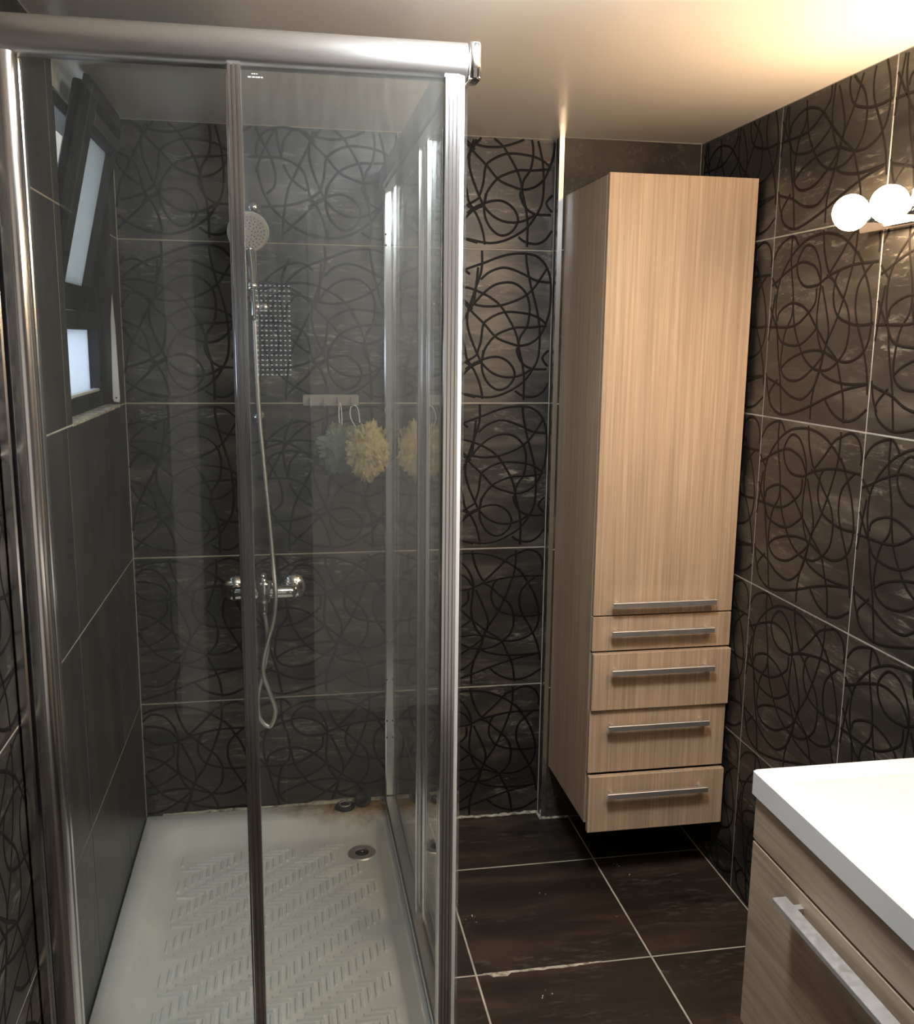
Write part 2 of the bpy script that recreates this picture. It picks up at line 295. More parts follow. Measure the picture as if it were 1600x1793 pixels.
SWIRL_B = '''
0.068,0.718 -0.004,0.794 0.008,0.879 0.073,0.953 0.2,0.99 0.265,0.934
0.104,0.464 0.068,0.611 0.086,0.751 0.187,0.875 0.305,0.945 0.41,0.969 0.526,0.973 0.641,0.95 0.743,0.901 0.833,0.833 0.873,0.792
0,0.735 0.07,0.762 0.154,0.801 0.292,0.843 0.389,0.832 0.46,0.799 0.509,0.728
0.472,0.715 0.365,0.714 0.289,0.762 0.264,0.84 0.31,0.91 0.362,0.929 0.433,0.901 0.49,0.816 0.509,0.728 0.499,0.62 0.498,0.535 0.525,0.44 0.582,0.352
0.498,0.991 0.519,0.89 0.564,0.791 0.593,0.767
0.586,0.773 0.678,0.86 0.749,0.935 0.803,0.96 0.888,0.988 0.957,0.957 0.988,0.891 0.985,0.84
0.8,0.986 0.8,0.901 0.789,0.821 0.765,0.744 0.731,0.651 0.676,0.532 0.604,0.42 0.578,0.337 0.529,0.217 0.504,0.116 0.504,0.02
0.473,0.712 0.594,0.76 0.77,0.795 0.916,0.798 1.002,0.798
0.005,0.617 0.092,0.492 0.147,0.426 0.268,0.403 0.366,0.415 0.455,0.462 0.503,0.5
0.093,0.539 0.109,0.587 0.207,0.629 0.294,0.627 0.396,0.589 0.504,0.493 0.606,0.407 0.704,0.337 0.755,0.238 0.793,0.143 0.81,0.023
0.193,0.993 0.198,0.854 0.244,0.675 0.245,0.564 0.197,0.496 0.175,0.438 0.161,0.321 0.186,0.249 0.265,0.214 0.378,0.225 0.481,0.279 0.564,0.341 0.596,0.39
0.244,0.675 0.26,0.58 0.284,0.496 0.338,0.41 0.405,0.335 0.507,0.284 0.612,0.28 0.684,0.304 0.72,0.333
0.167,0.276 0.236,0.321 0.359,0.362 0.48,0.38 0.585,0.374 0.717,0.333 0.825,0.33 0.922,0.373 0.966,0.449 0.968,0.554 0.935,0.665 0.89,0.749 0.818,0.857
0.95,0.8 0.89,0.75 0.842,0.69 0.832,0.602 0.856,0.519 0.916,0.412 0.967,0.291 0.989,0.177
0.56,0.76 0.62,0.735 0.68,0.677 0.763,0.596 0.795,0.5 0.78,0.395 0.718,0.326
0.68,0.782 0.646,0.74 0.636,0.642 0.685,0.555 0.798,0.515 0.903,0.505 1,0.515
0.525,0.709 0.581,0.585 0.614,0.486 0.606,0.407
-0.02,0.235 0.053,0.212 0.165,0.183 0.277,0.133 0.407,0.12 0.508,0.183 0.561,0.275 0.582,0.352
0.138,0.215 0.062,0.143 0.061,0.095 0.107,0.051 0.203,0.021 0.333,0.041 0.494,0.088 0.644,0.142 0.798,0.19 0.966,0.224
0.561,0.3 0.589,0.26 0.695,0.23 0.817,0.219 0.977,0.227
0.633,0.129 0.705,0.07 0.808,0.036 0.9,0.05 0.974,0.092 1.01,0.12
0.05,0.686 0.015,0.487 -0.003,0.326 0.026,0.174 0.069,0.097
0.102,0.471 0.127,0.352 0.169,0.207 0.203,0.021
0.474,0.702 0.471,0.63 0.412,0.577 0.322,0.525 0.225,0.504 0.075,0.505 -0.019,0.504'''
# ------------------------------------------------------------------ tiles with raised scrolling lines
def curves(txt): return [[tuple(map(float, p.split(','))) for p in l.split()] for l in txt.strip().split('\n')]
DESIGN = {'A': curves(SWIRL_A), 'B': curves(SWIRL_B)}
GAP = 0.0028; TT = 0.008
_tile_cache = {}
def tile_mesh(w_, h_, material):
    k = (round(w_, 4), round(h_, 4), material.name)
    if k not in _tile_cache:
        bm = B((0, 0, 0), (w_, TT, h_), 0.0012); me = bpy.data.meshes.new('tile'); bm.to_mesh(me); bm.free(); me.materials.append(material); _tile_cache[k] = me
    return _tile_cache[k]
_sw_cache = {}
def swirl_mesh(des, s0, s1, t0, t1, w_, h_):
    """raised ribbons on tile face y=0 (front towards -y); s,t in 0..1 of the uncut tile"""
    k = (des, round(s0, 3), round(s1, 3), round(t0, 3), round(t1, 3), round(w_, 4), round(h_, 4))
    if k in _sw_cache: return _sw_cache[k]
    bm = bmesh.new(); hw = 0.0036; hh = 0.0006
    sx = w_ / (s1 - s0); sz = h_ / (t1 - t0)
    for ci, c in enumerate(DESIGN[des]):
        pts = catmull([(p[0], p[1], 0) for p in c], 6)
        run = []; runs = []
        for p in pts:
            if s0 + 0.003 < p.x < s1 - 0.003 and t0 + 0.003 < p.y < t1 - 0.003: run.append(Vector(((p.x - s0) * sx, 0, (p.y - t0) * sz)))
            else:
                if len(run) > 2: runs.append(run)
                run = []
        if len(run) > 2: runs.append(run)
        for rn in runs:
            prev = None
            for i, p in enumerate(rn):
                t = rn[min(i + 1, len(rn) - 1)] - rn[max(i - 1, 0)]
                if t.length < 1e-6: continue
                t.normalize(); nn = Vector((-t.z, 0, t.x)); h2 = hh * (1 + 0.12 * (ci % 5))
                ring = [bm.verts.new(p + nn * hw), bm.verts.new(p + nn * hw * 0.45 + Vector((0, -h2, 0))), bm.verts.new(p - nn * hw * 0.45 + Vector((0, -h2, 0))), bm.verts.new(p - nn * hw)]
                if prev:
                    for a in range(3): bm.faces.new((prev[a], prev[a + 1], ring[a + 1], ring[a]))
                prev = ring
    bmesh.ops.recalc_face_normals(bm, faces=bm.faces[:])
    bm.normal_update()
    if bm.faces and sum(f.normal.y for f in bm.faces) > 0: bmesh.ops.reverse_faces(bm, faces=bm.faces[:])
    me = bpy.data.meshes.new('swirl_pattern'); bm.to_mesh(me); bm.free(); me.materials.append(M['swirl'])
    for p in me.polygons: p.use_smooth = True
    _sw_cache[k] = me; return me
def lay_tile(parent, u0, u1, z0, z1, place, material, des=None, su=None, st=None):
    """u runs to the viewer's right along the wall; place(u,z) -> (location, rz)"""
    a0, a1, b0, b1 = u0 + GAP / 2, u1 - GAP / 2, z0 + GAP / 2, z1 - GAP / 2
    if a1 - a0 < 0.004 or b1 - b0 < 0.004: return
    o = bpy.data.objects.new('tile', tile_mesh(a1 - a0, b1 - b0, material)); COL.objects.link(o)
    loc, rz = place(a0, b0); o.location = loc; o.rotation_euler = (0, 0, rz); o.parent = parent
    if des:
        s = bpy.data.objects.new('swirl_pattern', swirl_mesh(des, su[0], su[1], st[0], st[1], a1 - a0, b1 - b0)); COL.objects.link(s); s.parent = o
    return o
ROWS = [0, 0.45, 0.90, 1.35, 1.80, ZC]
def struct(name, bm, material, label, cat):
    return tag(obj(name, bm, material), label, cat, kind='structure')
TB = 0.0008               # grout bed lies just behind the tile face

# floor
bm = B((-0.35, YF - 0.1, -0.12), (RX + 0.12, 0.12, -TB))
floor = struct('floor', bm, M['grout'], 'dark brown tiled bathroom floor with pale grout lines', 'floor')
fx = [0.0, 0.4216, 0.8776, 1.3322, RX]; fy = [0.0, -0.302, -0.771, -1.236, -1.70, -2.165, -2.63, -3.095, YF]
_fc = {}
for i in range(4):
    for j in range(len(fy) - 1):
        x0, x1, y1, y0 = fx[i] + 0.002, fx[i + 1] - 0.002, fy[j] - 0.002, fy[j + 1] + 0.002
        k = (round(x1 - x0, 4), round(y1 - y0, 4))
        if k not in _fc:
            bm = B((0, 0, -0.008), (k[0], k[1], 0), 0.0012); me = bpy.data.meshes.new('floor_tile'); bm.to_mesh(me); bm.free(); me.materials.append(M['floor_tile']); _fc[k] = me
        o = bpy.data.objects.new('floor_tile', _fc[k]); COL.objects.link(o); o.location = (x0, y0, 0); o.parent = floor
# widened, crumbling joint in the middle of the floor
bm = bmesh.new(); n = 26; L0, L1 = [], []
for i in range(n + 1):
    x = 0.895 + (1.20 - 0.895) * i / n; wv = (0.0075 * abs(math.sin(math.pi * i / n)) ** 0.5 + 0.001) * (0.6 + 0.5 * random.random()) + (0.010 if i < 6 and i > 1 else 0)
    L0.append(bm.verts.new((x, -0.771 - wv, 0.0006))); L1.append(bm.verts.new((x, -0.771 + 0.002, 0.0012)))
for i in range(n): bm.faces.new((L0[i], L0[i + 1], L1[i + 1], L1[i]))
obj('grout_patch', bm, M['silicone'], floor)

# ceiling
struct('ceiling', B((-0.22, YF - 0.1, ZC), (RX + 0.12, 0.12, ZC + 0.08)), M['ceiling'], 'glossy off-white ceiling over the bathroom', 'ceiling')

# back wall
back = struct('wall_back', B((-0.22, TB, -0.1), (RX + 0.12, 0.12, ZC + 0.02)), M['grout'], 'back wall of dark tiles with scrolling line relief', 'wall')
pl_back = lambda u, z: ((u, 0.0, z), 0.0)
bc = [(0.0, 0.325, (0.278, 1.0)), (0.325, 0.775, (0.0, 1.0)), (0.775, PX, (0.0, 1.0))]
for r in range(5):
    z0, z1 = ROWS[r], ROWS[r + 1]; st = (0, min(1.0, (z1 - z0) / 0.45))
    for (u0, u1, su) in bc: lay_tile(back, u0, u1, z0, z1, pl_back, M['tile'], 'B' if r < 2 else 'A', su, st)

# pilaster boxed out of the back wall behind the tall cabinet
pil = struct('wall_pilaster', B((PX + TB, PY + TB, 0), (RX, 0.004, ZC)), M['grout'], 'shallow tiled box-out of the back wall behind the tall cabinet', 'wall')
for r in range(5):
    lay_tile(pil, PX + 0.004, RX, ROWS[r], ROWS[r + 1], lambda u, z: ((u, PY, z), 0.0), M['tile_dark'])
    lay_tile(pil, 0.0, -PY - 0.003, ROWS[r], ROWS[r + 1], lambda u, z: ((PX, -u, z), -math.pi / 2), M['tile_dark'])
bm = bmesh.new()
prism(bm, [(PX - 0.0015, PY - 0.0015), (PX + 0.0125, PY - 0.0015), (PX + 0.0125, PY + 0.003), (PX + 0.003, PY + 0.003), (PX + 0.003, PY + 0.0125), (PX - 0.0015, PY + 0.0125)], 'z', 0.0, ZC)
struct('trim_1', bm, M['alu'], 'bright metal corner strip on the edge of the box-out', 'trim')

# right wall (u grows towards the viewer)
right = struct('wall_right', B((RX + TB, YF - 0.1, -0.1), (RX + 0.12, 0.12, ZC + 0.02)), M['grout'], 'right wall of dark tiles with scrolling line relief', 'wall')
pl_right = lambda u, z: ((RX, -u, z), -math.pi / 2)
ru = [-PY, 0.059, 0.514, 0.969, 1.424, 1.879, 2.334, 2.789, 3.244, -YF]
for r in range(5):
    z0, z1 = ROWS[r], ROWS[r + 1]; st = (0, min(1.0, (z1 - z0) / 0.45))
    for i in range(len(ru) - 1):
        su = (0.0, 1.0) if 1 <= i < 8 else ((0.9, 1.0) if i == 0 else (0.0, (ru[9] - ru[8]) / 0.455))
        lay_tile(right, ru[i], ru[i + 1], z0, z1, pl_right, M['tile'], 'B' if i else None, su, st)

# left wall with window opening  y -0.69..-0.10, z 1.352..ceiling
OY0, OY1, OZ0 = -0.69, -0.10, 1.352
bm = bmesh.new()
box(bm, (-0.14, YF - 0.1, -0.1), (-TB, 0.12, OZ0)); box(bm, (-0.14, YF - 0.1, OZ0), (-TB, OY0 - 0.001, ZC + 0.02)); box(bm, (-0.14, OY1 + 0.001, OZ0), (-TB, 0.12, ZC + 0.02))
left = struct('wall_left', bm, M['grout'], 'left wall of dark tiles with a window opening over the shower', 'wall')
pl_left = lambda u, z: ((0.0, u, z), math.pi / 2)      # u = y, grows away from the viewer
ly = [YF, -3.445, -2.995, -2.545, -2.095, -1.645, -1.195, -0.745, -0.295, 0.0]; ly = sorted(ly)[1:]
for r in range(5):
    z0, z1 = ROWS[r], ROWS[r + 1]; st = (0, min(1.0, (z1 - z0) / 0.45))
    for i in range(len(ly) - 1):
        u0, u1 = ly[i], ly[i + 1]
        plain = u0 > -1.25
        if r >= 3 and u1 > OY0 + 0.01:
            if u0 < OY0: lay_tile(left, u0, OY0 + 0.0015, z0, z1, pl_left, M['tile_plain'])
            if u1 > OY1: lay_tile(left, OY1 - 0.0015, u1, z0, z1, pl_left, M['tile_plain'])
        elif plain: lay_tile(left, u0, u1, z0, z1, pl_left, M['tile_plain'])
        else: lay_tile(left, u0, u1, z0, z1, pl_left, M['tile'], 'B', (0, min(1, (u1 - u0) / 0.45)), st)

# front wall behind the viewer: painted, open doorway to a dim hall with a perforated roller shutter
bm = bmesh.new(); DX0, DX1, DZ = 0.10, 0.545, 2.02
box(bm, (-0.14, YF - 0.1, -0.1), (DX0, YF, ZC + 0.02)); box(bm, (DX1, YF - 0.1, -0.1), (RX + 0.12, YF, ZC + 0.02)); box(bm, (DX0, YF - 0.1, DZ), (DX1, YF, ZC + 0.02))
struct('wall_front', bm, M['paint'], 'plain pale painted wall with the open doorway', 'wall')
HX0, HX1, HY = -0.6, 1.3, -5.56
bm = bmesh.new()
box(bm, (HX0 - 0.05, HY, -0.1), (HX0, YF - 0.1, 2.4)); box(bm, (HX1, HY, -0.1), (HX1 + 0.05, YF - 0.1, 2.4)); box(bm, (HX0, HY, 2.3), (HX1, YF - 0.1, 2.4)); box(bm, (HX0, HY, -0.1), (HX1, YF - 0.1, -0.01))
WX0, WX1, WZ0, WZ1 = 0.25, 0.52, 1.28, 1.88
box(bm, (HX0, HY - 0.05, -0.1), (WX0, HY, 2.4)); box(bm, (WX1, HY - 0.05, -0.1), (HX1, HY, 2.4)); box(bm, (WX0, HY - 0.05, -0.1), (WX1, HY, WZ0)); box(bm, (WX0, HY - 0.05, WZ1), (WX1, HY, 2.4))
box(bm, (HX0 - 0.05, YF - 0.1, -0.1), (-0.14, YF - 0.05, 2.4)); box(bm, (HX0, YF - 0.1, ZC), (HX1, YF - 0.05, 2.4))
struct('wall_hall', bm, M['hall'], 'dim hall walls beyond the open doorway', 'wall')
bm = bmesh.new(); nx, nz = 8, 19
xs = [WX0]; 
for i in range(nx): c = WX0 + 0.025 + (WX1 - WX0 - 0.05) * (i + 0.5) / nx; xs += [c - 0.006, c + 0.006]
xs.append(WX1); zs = [WZ0]
for i in range(nz): c = WZ0 + 0.02 + (WZ1 - WZ0 - 0.04) * (i + 0.5) / nz; zs += [c - 0.0038, c + 0.0038]
zs.append(WZ1)
V = [[bm.verts.new((x, HY - 0.02, z)) for z in zs] for x in xs]
for i in range(len(xs) - 1):
    for j in range(len(zs) - 1):
        if i % 2 == 1 and j % 2 == 1: continue
        bm.faces.new((V[i][j], V[i + 1][j], V[i + 1][j + 1], V[i][j + 1]))
ex = bmesh.ops.extrude_face_region(bm, geom=bm.faces[:])
for v in ex['geom']:
    if isinstance(v, bmesh.types.BMVert): v.co.y -= 0.008
tag(obj('roller_shutter', bm, M['perf']), 'lowered dark roller shutter with rows of small light slots', 'shutter')

# silicone beads
bm = bmesh.new(); pts = []
for i in range(40): pts.append((0.80 + (PX - 0.80) * i / 39, -0.003 - 0.003 * random.random(), 0.003 + 0.004 * random.random()))
tube(bm, pts, [0.004 + 0.0035 * random.random() for _ in pts], 6)
tube(bm, [(PX - 0.004, -0.002, 0.003), (PX - 0.004, PY - 0.004, 0.003), (PX + 0.03, PY - 0.004, 0.003), (PX + 0.09, PY - 0.003, 0.003)], 0.0045, 6)
struct('trim_2', bm, M['silicone'], 'rough whitish silicone bead between floor and back wall', 'trim')

# ------------------------------------------------------------------ window in the left wall
win = thing('window_1', 'anthracite framed window with tilted upper sash above the shower', 'window', (0, 0, 0), kind='structure')
FX0, FX1 = -0.095, -0.035
bm = bmesh.new()
ZT = 2.062
for lo, hi in (((FX0, OY0, OZ0), (FX1, OY0 + 0.06, ZT)), ((FX0, -0.145, OZ0), (FX1, OY1, ZT)), ((FX0, OY0 + 0.06, OZ0), (FX1, -0.145, 1.392)), ((FX0, OY0 + 0.06, 1.552), (FX1, -0.145, 1.595)), ((FX0, OY0 + 0.06, 2.030), (FX1, -0.145, ZT)), ((FX0, -0.545, 1.595), (FX1, -0.515, 2.030))):
    box(bm, lo, hi, 0.002)
obj('window_frame', bm, M['anthracite'], win)
obj('glass_pane', B((-0.068, OY0 + 0.055, 1.387), (-0.064, -0.140, 1.557)), M['winglass_low'], win)
obj('glass_pane', B((-0.068, OY0 + 0.055, 1.59), (-0.064, -0.540, 2.05)), M['winglass'], win)
obj('glazing_bead', B((-0.060, OY0 + 0.06, 1.392), (-0.040, -0.145, 1.400), 0.002), M['plastic'], win)
# tilting sash: hinged along its lower edge, leaning 13 degrees into the room
SH = 0.495
sash_bm = bmesh.new(); sy0, sy1, sw = -0.512, -0.128, 0.062
for lo, hi in (((-0.045, sy0, 0), (0, sy0 + sw, SH)), ((-0.045, sy1 - 0.028, 0), (0, sy1, SH)), ((-0.045, sy0 + sw, 0), (0, sy1 - 0.028, sw)), ((-0.045, sy0 + sw, SH - sw - 0.03), (0, sy1 - 0.028, SH))):
    box(sash_bm, lo, hi, 0.003)
for lo, hi in (((-0.022, sy0 - 0.012, -0.01), (-0.012, sy0 + 0.01, SH + 0.012)), ((-0.022, sy1 - 0.01, -0.01), (-0.012, sy1 + 0.012, SH + 0.012)), ((-0.022, sy0, SH), (-0.012, sy1, SH + 0.012))):
    box(sash_bm, lo, hi)                                  # rebate lip around the sash
sash = obj('window_sash', sash_bm, M['anthracite'], win)
sash.location = (-0.062, 0, 1.598); sash.rotation_euler = (0, math.radians(13), 0)
o = obj('glass_pane', B((-0.026, sy0 + sw - 0.005, sw - 0.005), (-0.022, sy1 - 0.023, SH - sw - 0.025)), M['winglass'], sash)
obj('weather_strip', B((0, sy0 + sw + 0.004, SH - 0.078), (0.003, sy1 - 0.014, SH - 0.052)), M['steel_dark'], sash)
# cream plaster over the window, reveals, sill strip and jamb strip
bm = bmesh.new(); box(bm, (-0.10, OY0, ZT), (-0.030, OY1, ZC)); obj('plaster_fascia', bm, M['plaster'], win)
bm = bmesh.new(); box(bm, (-0.10, OY0 - 0.008, OZ0), (-0.002, OY0, ZC)); obj('reveal', bm, M['tile_plain'], win)
bm = bmesh.new(); box(bm, (-0.10, OY1, OZ0), (-0.002, OY1 + 0.008, ZC)); obj('reveal', bm, M['tile_plain'], win)
obj('sill', B((-0.06, OY0, OZ0 - 0.006), (0.0015, OY1 + 0.02, OZ0 + 0.002), 0.001), M['silicone'], win)
bm = bmesh.new()
js = [(-0.013, 1.362), (0.001, 1.360), (0.003, 1.37), (0.000, 1.56), (-0.004, 1.645), (-0.010, 1.58), (-0.015, 1.37)]
prism(bm, js, 'y', OY1 - 0.006, OY1 - 0.001); obj('jamb_strip', bm, M['plastic'], win)
bm = bmesh.new(); lathe(bm, [(0, 0.0002), (0.0025, 0.0002), (0.0025, 0)], axis_m((-0.006, OY1 - 0.006, 1.372), (0, -1, 0)), 10); obj('screw', bm, M['rubber'], win)
# ------------------------------------------------------------------ shower tray
TX, TYF, TZ = 0.768, -1.24, 0.090
tray = thing('shower_tray', 'white enamel shower tray with herringbone tread, stained in one corner', 'shower tray', (0, 0, 0))
def rr_loop(bm, x0, x1, y0, y1, r, z, seg=6): return [bm.verts.new((p[0], p[1], z)) for p in rounded_rect(x0, x1, y0, y1, r, seg)]
bm = bmesh.new()
loops = [rr_loop(bm, 0.002, TX, TYF, -0.002, 0.004, 0.0), rr_loop(bm, 0.002, TX, TYF, -0.002, 0.004, TZ - 0.004), rr_loop(bm, 0.005, TX - 0.003, TYF + 0.003, -0.005, 0.004, TZ),
         rr_loop(bm, 0.060, 0.716, TYF + 0.07, -0.082, 0.075, TZ), rr_loop(bm, 0.066, 0.710, TYF + 0.076, -0.088, 0.072, TZ - 0.005),
         rr_loop(bm, 0.092, 0.690, TYF + 0.10, -0.128, 0.060, 0.046), rr_loop(bm, 0.100, 0.684, TYF + 0.108, -0.138, 0.055, 0.041), rr_loop(bm, 0.118, 0.668, TYF + 0.125, -0.158, 0.045, 0.039)]
for a, b_ in zip(loops, loops[1:]):
    n = len(a)
    for k in range(n): bm.faces.new((a[k], a[(k + 1) % n], b_[(k + 1) % n], b_[k]))
bm.faces.new(loops[-1]); bm.faces.new(loops[0][::-1]); bmesh.ops.recalc_face_normals(bm, faces=bm.faces[:])
body = obj('tray_body', bm, M['tray'], tray, True)
md = body.modifiers.new('edge', 'EDGE_SPLIT'); md.split_angle = math.radians(50)
DR = (0.641, -0.228, 0.039)
# herringbone ribs
def rib_mesh(name, lx, ly):
    bm = bmesh.new(); h = 0.0058
    lo = [bm.verts.new(p) for p in ((-lx, -ly, 0), (lx, -ly, 0), (lx, ly, 0), (-lx, ly, 0))]; s = min(lx, ly) * 0.45
    hi = [bm.verts.new((math.copysign(abs(v.co.x) - s, v.co.x), math.copysign(abs(v.co.y) - s, v.co.y), h)) for v in lo]
    for k in range(4): bm.faces.new((lo[k], lo[(k + 1) % 4], hi[(k + 1) % 4], hi[k]))
    bm.faces.new(hi); bmesh.ops.recalc_face_normals(bm, faces=bm.faces[:])
    me = bpy.data.meshes.new(name); bm.to_mesh(me); bm.free(); me.materials.append(M['tray'])
    return me
rib_v, rib_h = rib_mesh('tread_rib', 0.0052, 0.026), rib_mesh('tread_rib', 0.030, 0.0050)
cells = []
for bnd in range(-8, 14):
    for i in range(0, 34):
        xv = 0.128 + 0.0185 * i; yv = -0.20 - 0.132 * bnd + 0.0155 * i
        cells.append((xv, yv, rib_v)); cells.append((xv + 0.010, yv - 0.066, rib_h))
ok = []
for x, y, me in cells:
    hx, hy = (0.005, 0.027) if me is rib_v else (0.031, 0.005)
    if x - hx < 0.112 or x + hx > 0.672 or y + hy > -0.165 or y - hy < TYF + 0.13: continue
    if math.hypot(x - DR[0], y - DR[1]) < 0.075: continue
    ok.append((x, y, me))
ok.sort(key=lambda c: abs(c[1] + 0.62))          # the stretch of floor that is in view first
bmS = bmesh.new()
for q, (x, y, me) in enumerate(ok):
    if q < 290:
        o = bpy.data.objects.new('tread_rib', me); COL.objects.link(o); o.location = (x, y, 0.0388); o.parent = tray
    else:
        b2 = bmesh.new(); b2.from_mesh(me); bmesh.ops.translate(b2, vec=(x, y, 0.0388), verts=b2.verts[:])
        tmp = bpy.data.meshes.new('t'); b2.to_mesh(tmp); b2.free(); bmS.from_mesh(tmp); bpy.data.meshes.remove(tmp)
if len(bmS.verts):
    o = obj('tread_ribs', bmS, M['tray'], tray); o['kind'] = 'stuff'
else: bmS.free()
dr = obj('drain', lathe(bmesh.new(), [(0.0, 0.0005), (0.020, 0.0005), (0.021, 0.003), (0.040, 0.003), (0.043, 0.0), (0.043, -0.002)], axis_m(DR, (0, 0, 1)), 36), M['steel'], tray, False)
st_ = bmesh.new(); lathe(st_, [(0.0, 0.006), (0.010, 0.005), (0.016, 0.0015), (0.020, 0.0008)], axis_m(DR, (0, 0, 1)), 24)
obj('strainer', st_, M['rubber'], dr)
obj('strainer_screw', lathe(bmesh.new(), [(0, 0.0085), (0.004, 0.008), (0.005, 0.006)], axis_m(DR, (0, 0, 1)), 14), M['chrome'], dr)
bm = bmesh.new(); pts = [(0.05 + 0.69 * i / 30, -0.004, TZ + 0.001 + 0.002 * random.random()) for i in range(31)]
tube(bm, pts, [0.003 + 0.003 * random.random() + (0.004 if p[0] > 0.5 else 0) for p in pts], 6); struct('trim_3', bm, M['silicone'], 'stained silicone bead between shower tray and back wall', 'trim')

# two loose dark caps lying on the far rim
c1 = thing('drain_cap', 'black domed drain cap lying flat on the tray rim', 'drain cap', (0.603, -0.040, TZ), 'loose drain caps on the tray rim')
obj('cap_body', lathe(bmesh.new(), [(0, 0.0), (0.030, 0.0), (0.032, 0.003), (0.029, 0.008), (0.018, 0.012), (0, 0.013)], Matrix.Identity(4), 28), M['rubber'], c1, True)
obj('cap_ring', lathe(bmesh.new(), [(0.014, 0.0118), (0.017, 0.0150), (0.020, 0.0118)], Matrix.Identity(4), 28), M['steel'], c1, True)
c2 = thing('drain_cap', 'black drain cap leaning against the tiles beside a flat one', 'drain cap', (0.660, -0.032, TZ), 'loose drain caps on the tray rim')
obj('cap_body', lathe(bmesh.new(), [(0, -0.003), (0.024, -0.003), (0.026, 0.0), (0.024, 0.003), (0.016, 0.0035), (0.015, 0.0015), (0, 0.0015)], axis_m((0, 0, 0.020), (-0.15, -0.62, 0.75)), 28), M['rubber'], c2, True)

# ------------------------------------------------------------------ shower enclosure
enc = thing('shower_enclosure', 'corner shower enclosure with polished metal rails and clear sliding glass', 'shower enclosure', (0, 0, TZ))
enc.location = (0, 0, 0)
Y0, Y1 = -1.228, -1.180; Z0, Z1 = 1.951, 2.007; XE = 0.745; XO = 0.765
def rail_profile(a, b_, flip=False):
    # rounded outer face between the heights Z0 and Z1; a = outer side
    n = 8; out = []
    for k in range(n + 1):
        t = math.radians(-90 + 180 * k / n); out.append((a + (b_ - a) * 0.32 * (1 - math.cos(t)), (Z0 + Z1) / 2 + (Z1 - Z0) / 2 * math.sin(t)))
    out += [(b_, Z1), (b_, Z0 + 0.006), (b_ + (a - b_) * 0.25, Z0 + 0.006), (b_ + (a - b_) * 0.25, Z0)]
    return out
obj('top_rail', prism(bmesh.new(), rail_profile(Y0, Y1), 'x', 0.001, XE), M['alu_rail'], enc, True).modifiers.new('e', 'EDGE_SPLIT').split_angle = math.radians(40)
obj('top_rail', prism(bmesh.new(), rail_profile(XO, 0.722), 'y', Y1 + 0.002, -0.001), M['alu_rail'], enc, True).modifiers.new('e', 'EDGE_SPLIT').split_angle = math.radians(40)
bm = bmesh.new(); prism(bm, rounded_rect(XE + 0.0012, XO + 0.002, Y0 + 0.001, Y1 + 0.001, 0.008, 5), 'z', Z0 - 0.001, Z1)
bmesh.ops.bevel(bm, geom=[e for e in bm.edges if abs(e.verts[0].co.z - e.verts[1].co.z) < 1e-6], offset=0.003, segments=2, profile=0.5, affect='EDGES')
obj('corner_cap', bm, M['chrome'], enc, True)
def ribbed(bm, x0, x1, y0, y1, z0, z1, n, axis, depth=0.003):
    """upright profile with n grooves on the two faces across the given axis"""
    pts = []
    a0, a1, c0, c1 = (x0, x1, y0, y1) if axis == 'x' else (y0, y1, x0, x1)
    top = []
    for k in range(n):
        s0 = a0 + (a1 - a0) * k / n; s1 = a0 + (a1 - a0) * (k + 1) / n; g_ = (s1 - s0) * 0.18
        top += [(s0 + g_ * 0.2, c0 + depth), (s0 + g_, c0), (s1 - g_, c0), (s1 - g_ * 0.2, c0 + depth)]
    bot = [(a, c1 - (c - c0)) for a, c in top][::-1]
    pr2 = top + bot
    if axis != 'x': pr2 = [(c, a) for a, c in pr2]
    prism(bm, pr2, 'z', z0, z1); return bm
# wall profiles
bm = bmesh.new(); ribbed(bm, 0.0008, 0.020, -1.236, -1.172, TZ, 2.004, 1, 'x'); lp = obj('wall_profile', bm, M['alu'], enc)
bm = bmesh.new(); prism(bm, [(0.0225, -1.176), (0.0225, -1.226), (0.027, -1.231), (0.040, -1.233), (0.052, -1.229), (0.058, -1.221), (0.059, -1.2), (0.056, -1.192), (0.059, -1.189), (0.059, -1.176)], 'z', TZ, Z0); obj('stile', bm, M['alu'], enc, True).modifiers.new('e', 'EDGE_SPLIT').split_angle = math.radians(35)
bm = bmesh.new(); ribbed(bm, 0.731, 0.756, -0.030, -0.0008, TZ, 2.0, 1, 'x'); ribbed(bm, 0.758, 0.768, -0.034, -0.0008, TZ, 1.985, 1, 'x'); bp = obj('wall_profile', bm, M['alu'], enc)
for z in (1.83, 1.80, 0.62, 0.50, 0.365, 0.31):
    obj('screw', lathe(bmesh.new(), [(0, 0.001), (0.0028, 0.0008), (0.003, -0.001)], axis_m((0.7365, -0.0305, z), (0, -1, 0)), 10), M['rubber'], bp)
# bottom rails on the tray rim
obj('bottom_rail', prism(bmesh.new(), rounded_rect(-1.226, -1.186, TZ + 0.0005, TZ + 0.026, 0.006, 3), 'x', 0.022, XE), M['alu_rail'], enc)
obj('bottom_rail', prism(bmesh.new(), rounded_rect(0.726, 0.764, TZ + 0.0005, TZ + 0.024, 0.006, 3), 'y', -1.184, -0.035), M['alu_rail'], enc)
def pane(name, lo, hi, parent): return obj(name, B(lo, hi), M['glass'], parent)
ZG0, ZG1 = TZ + 0.022, Z0 + 0.004
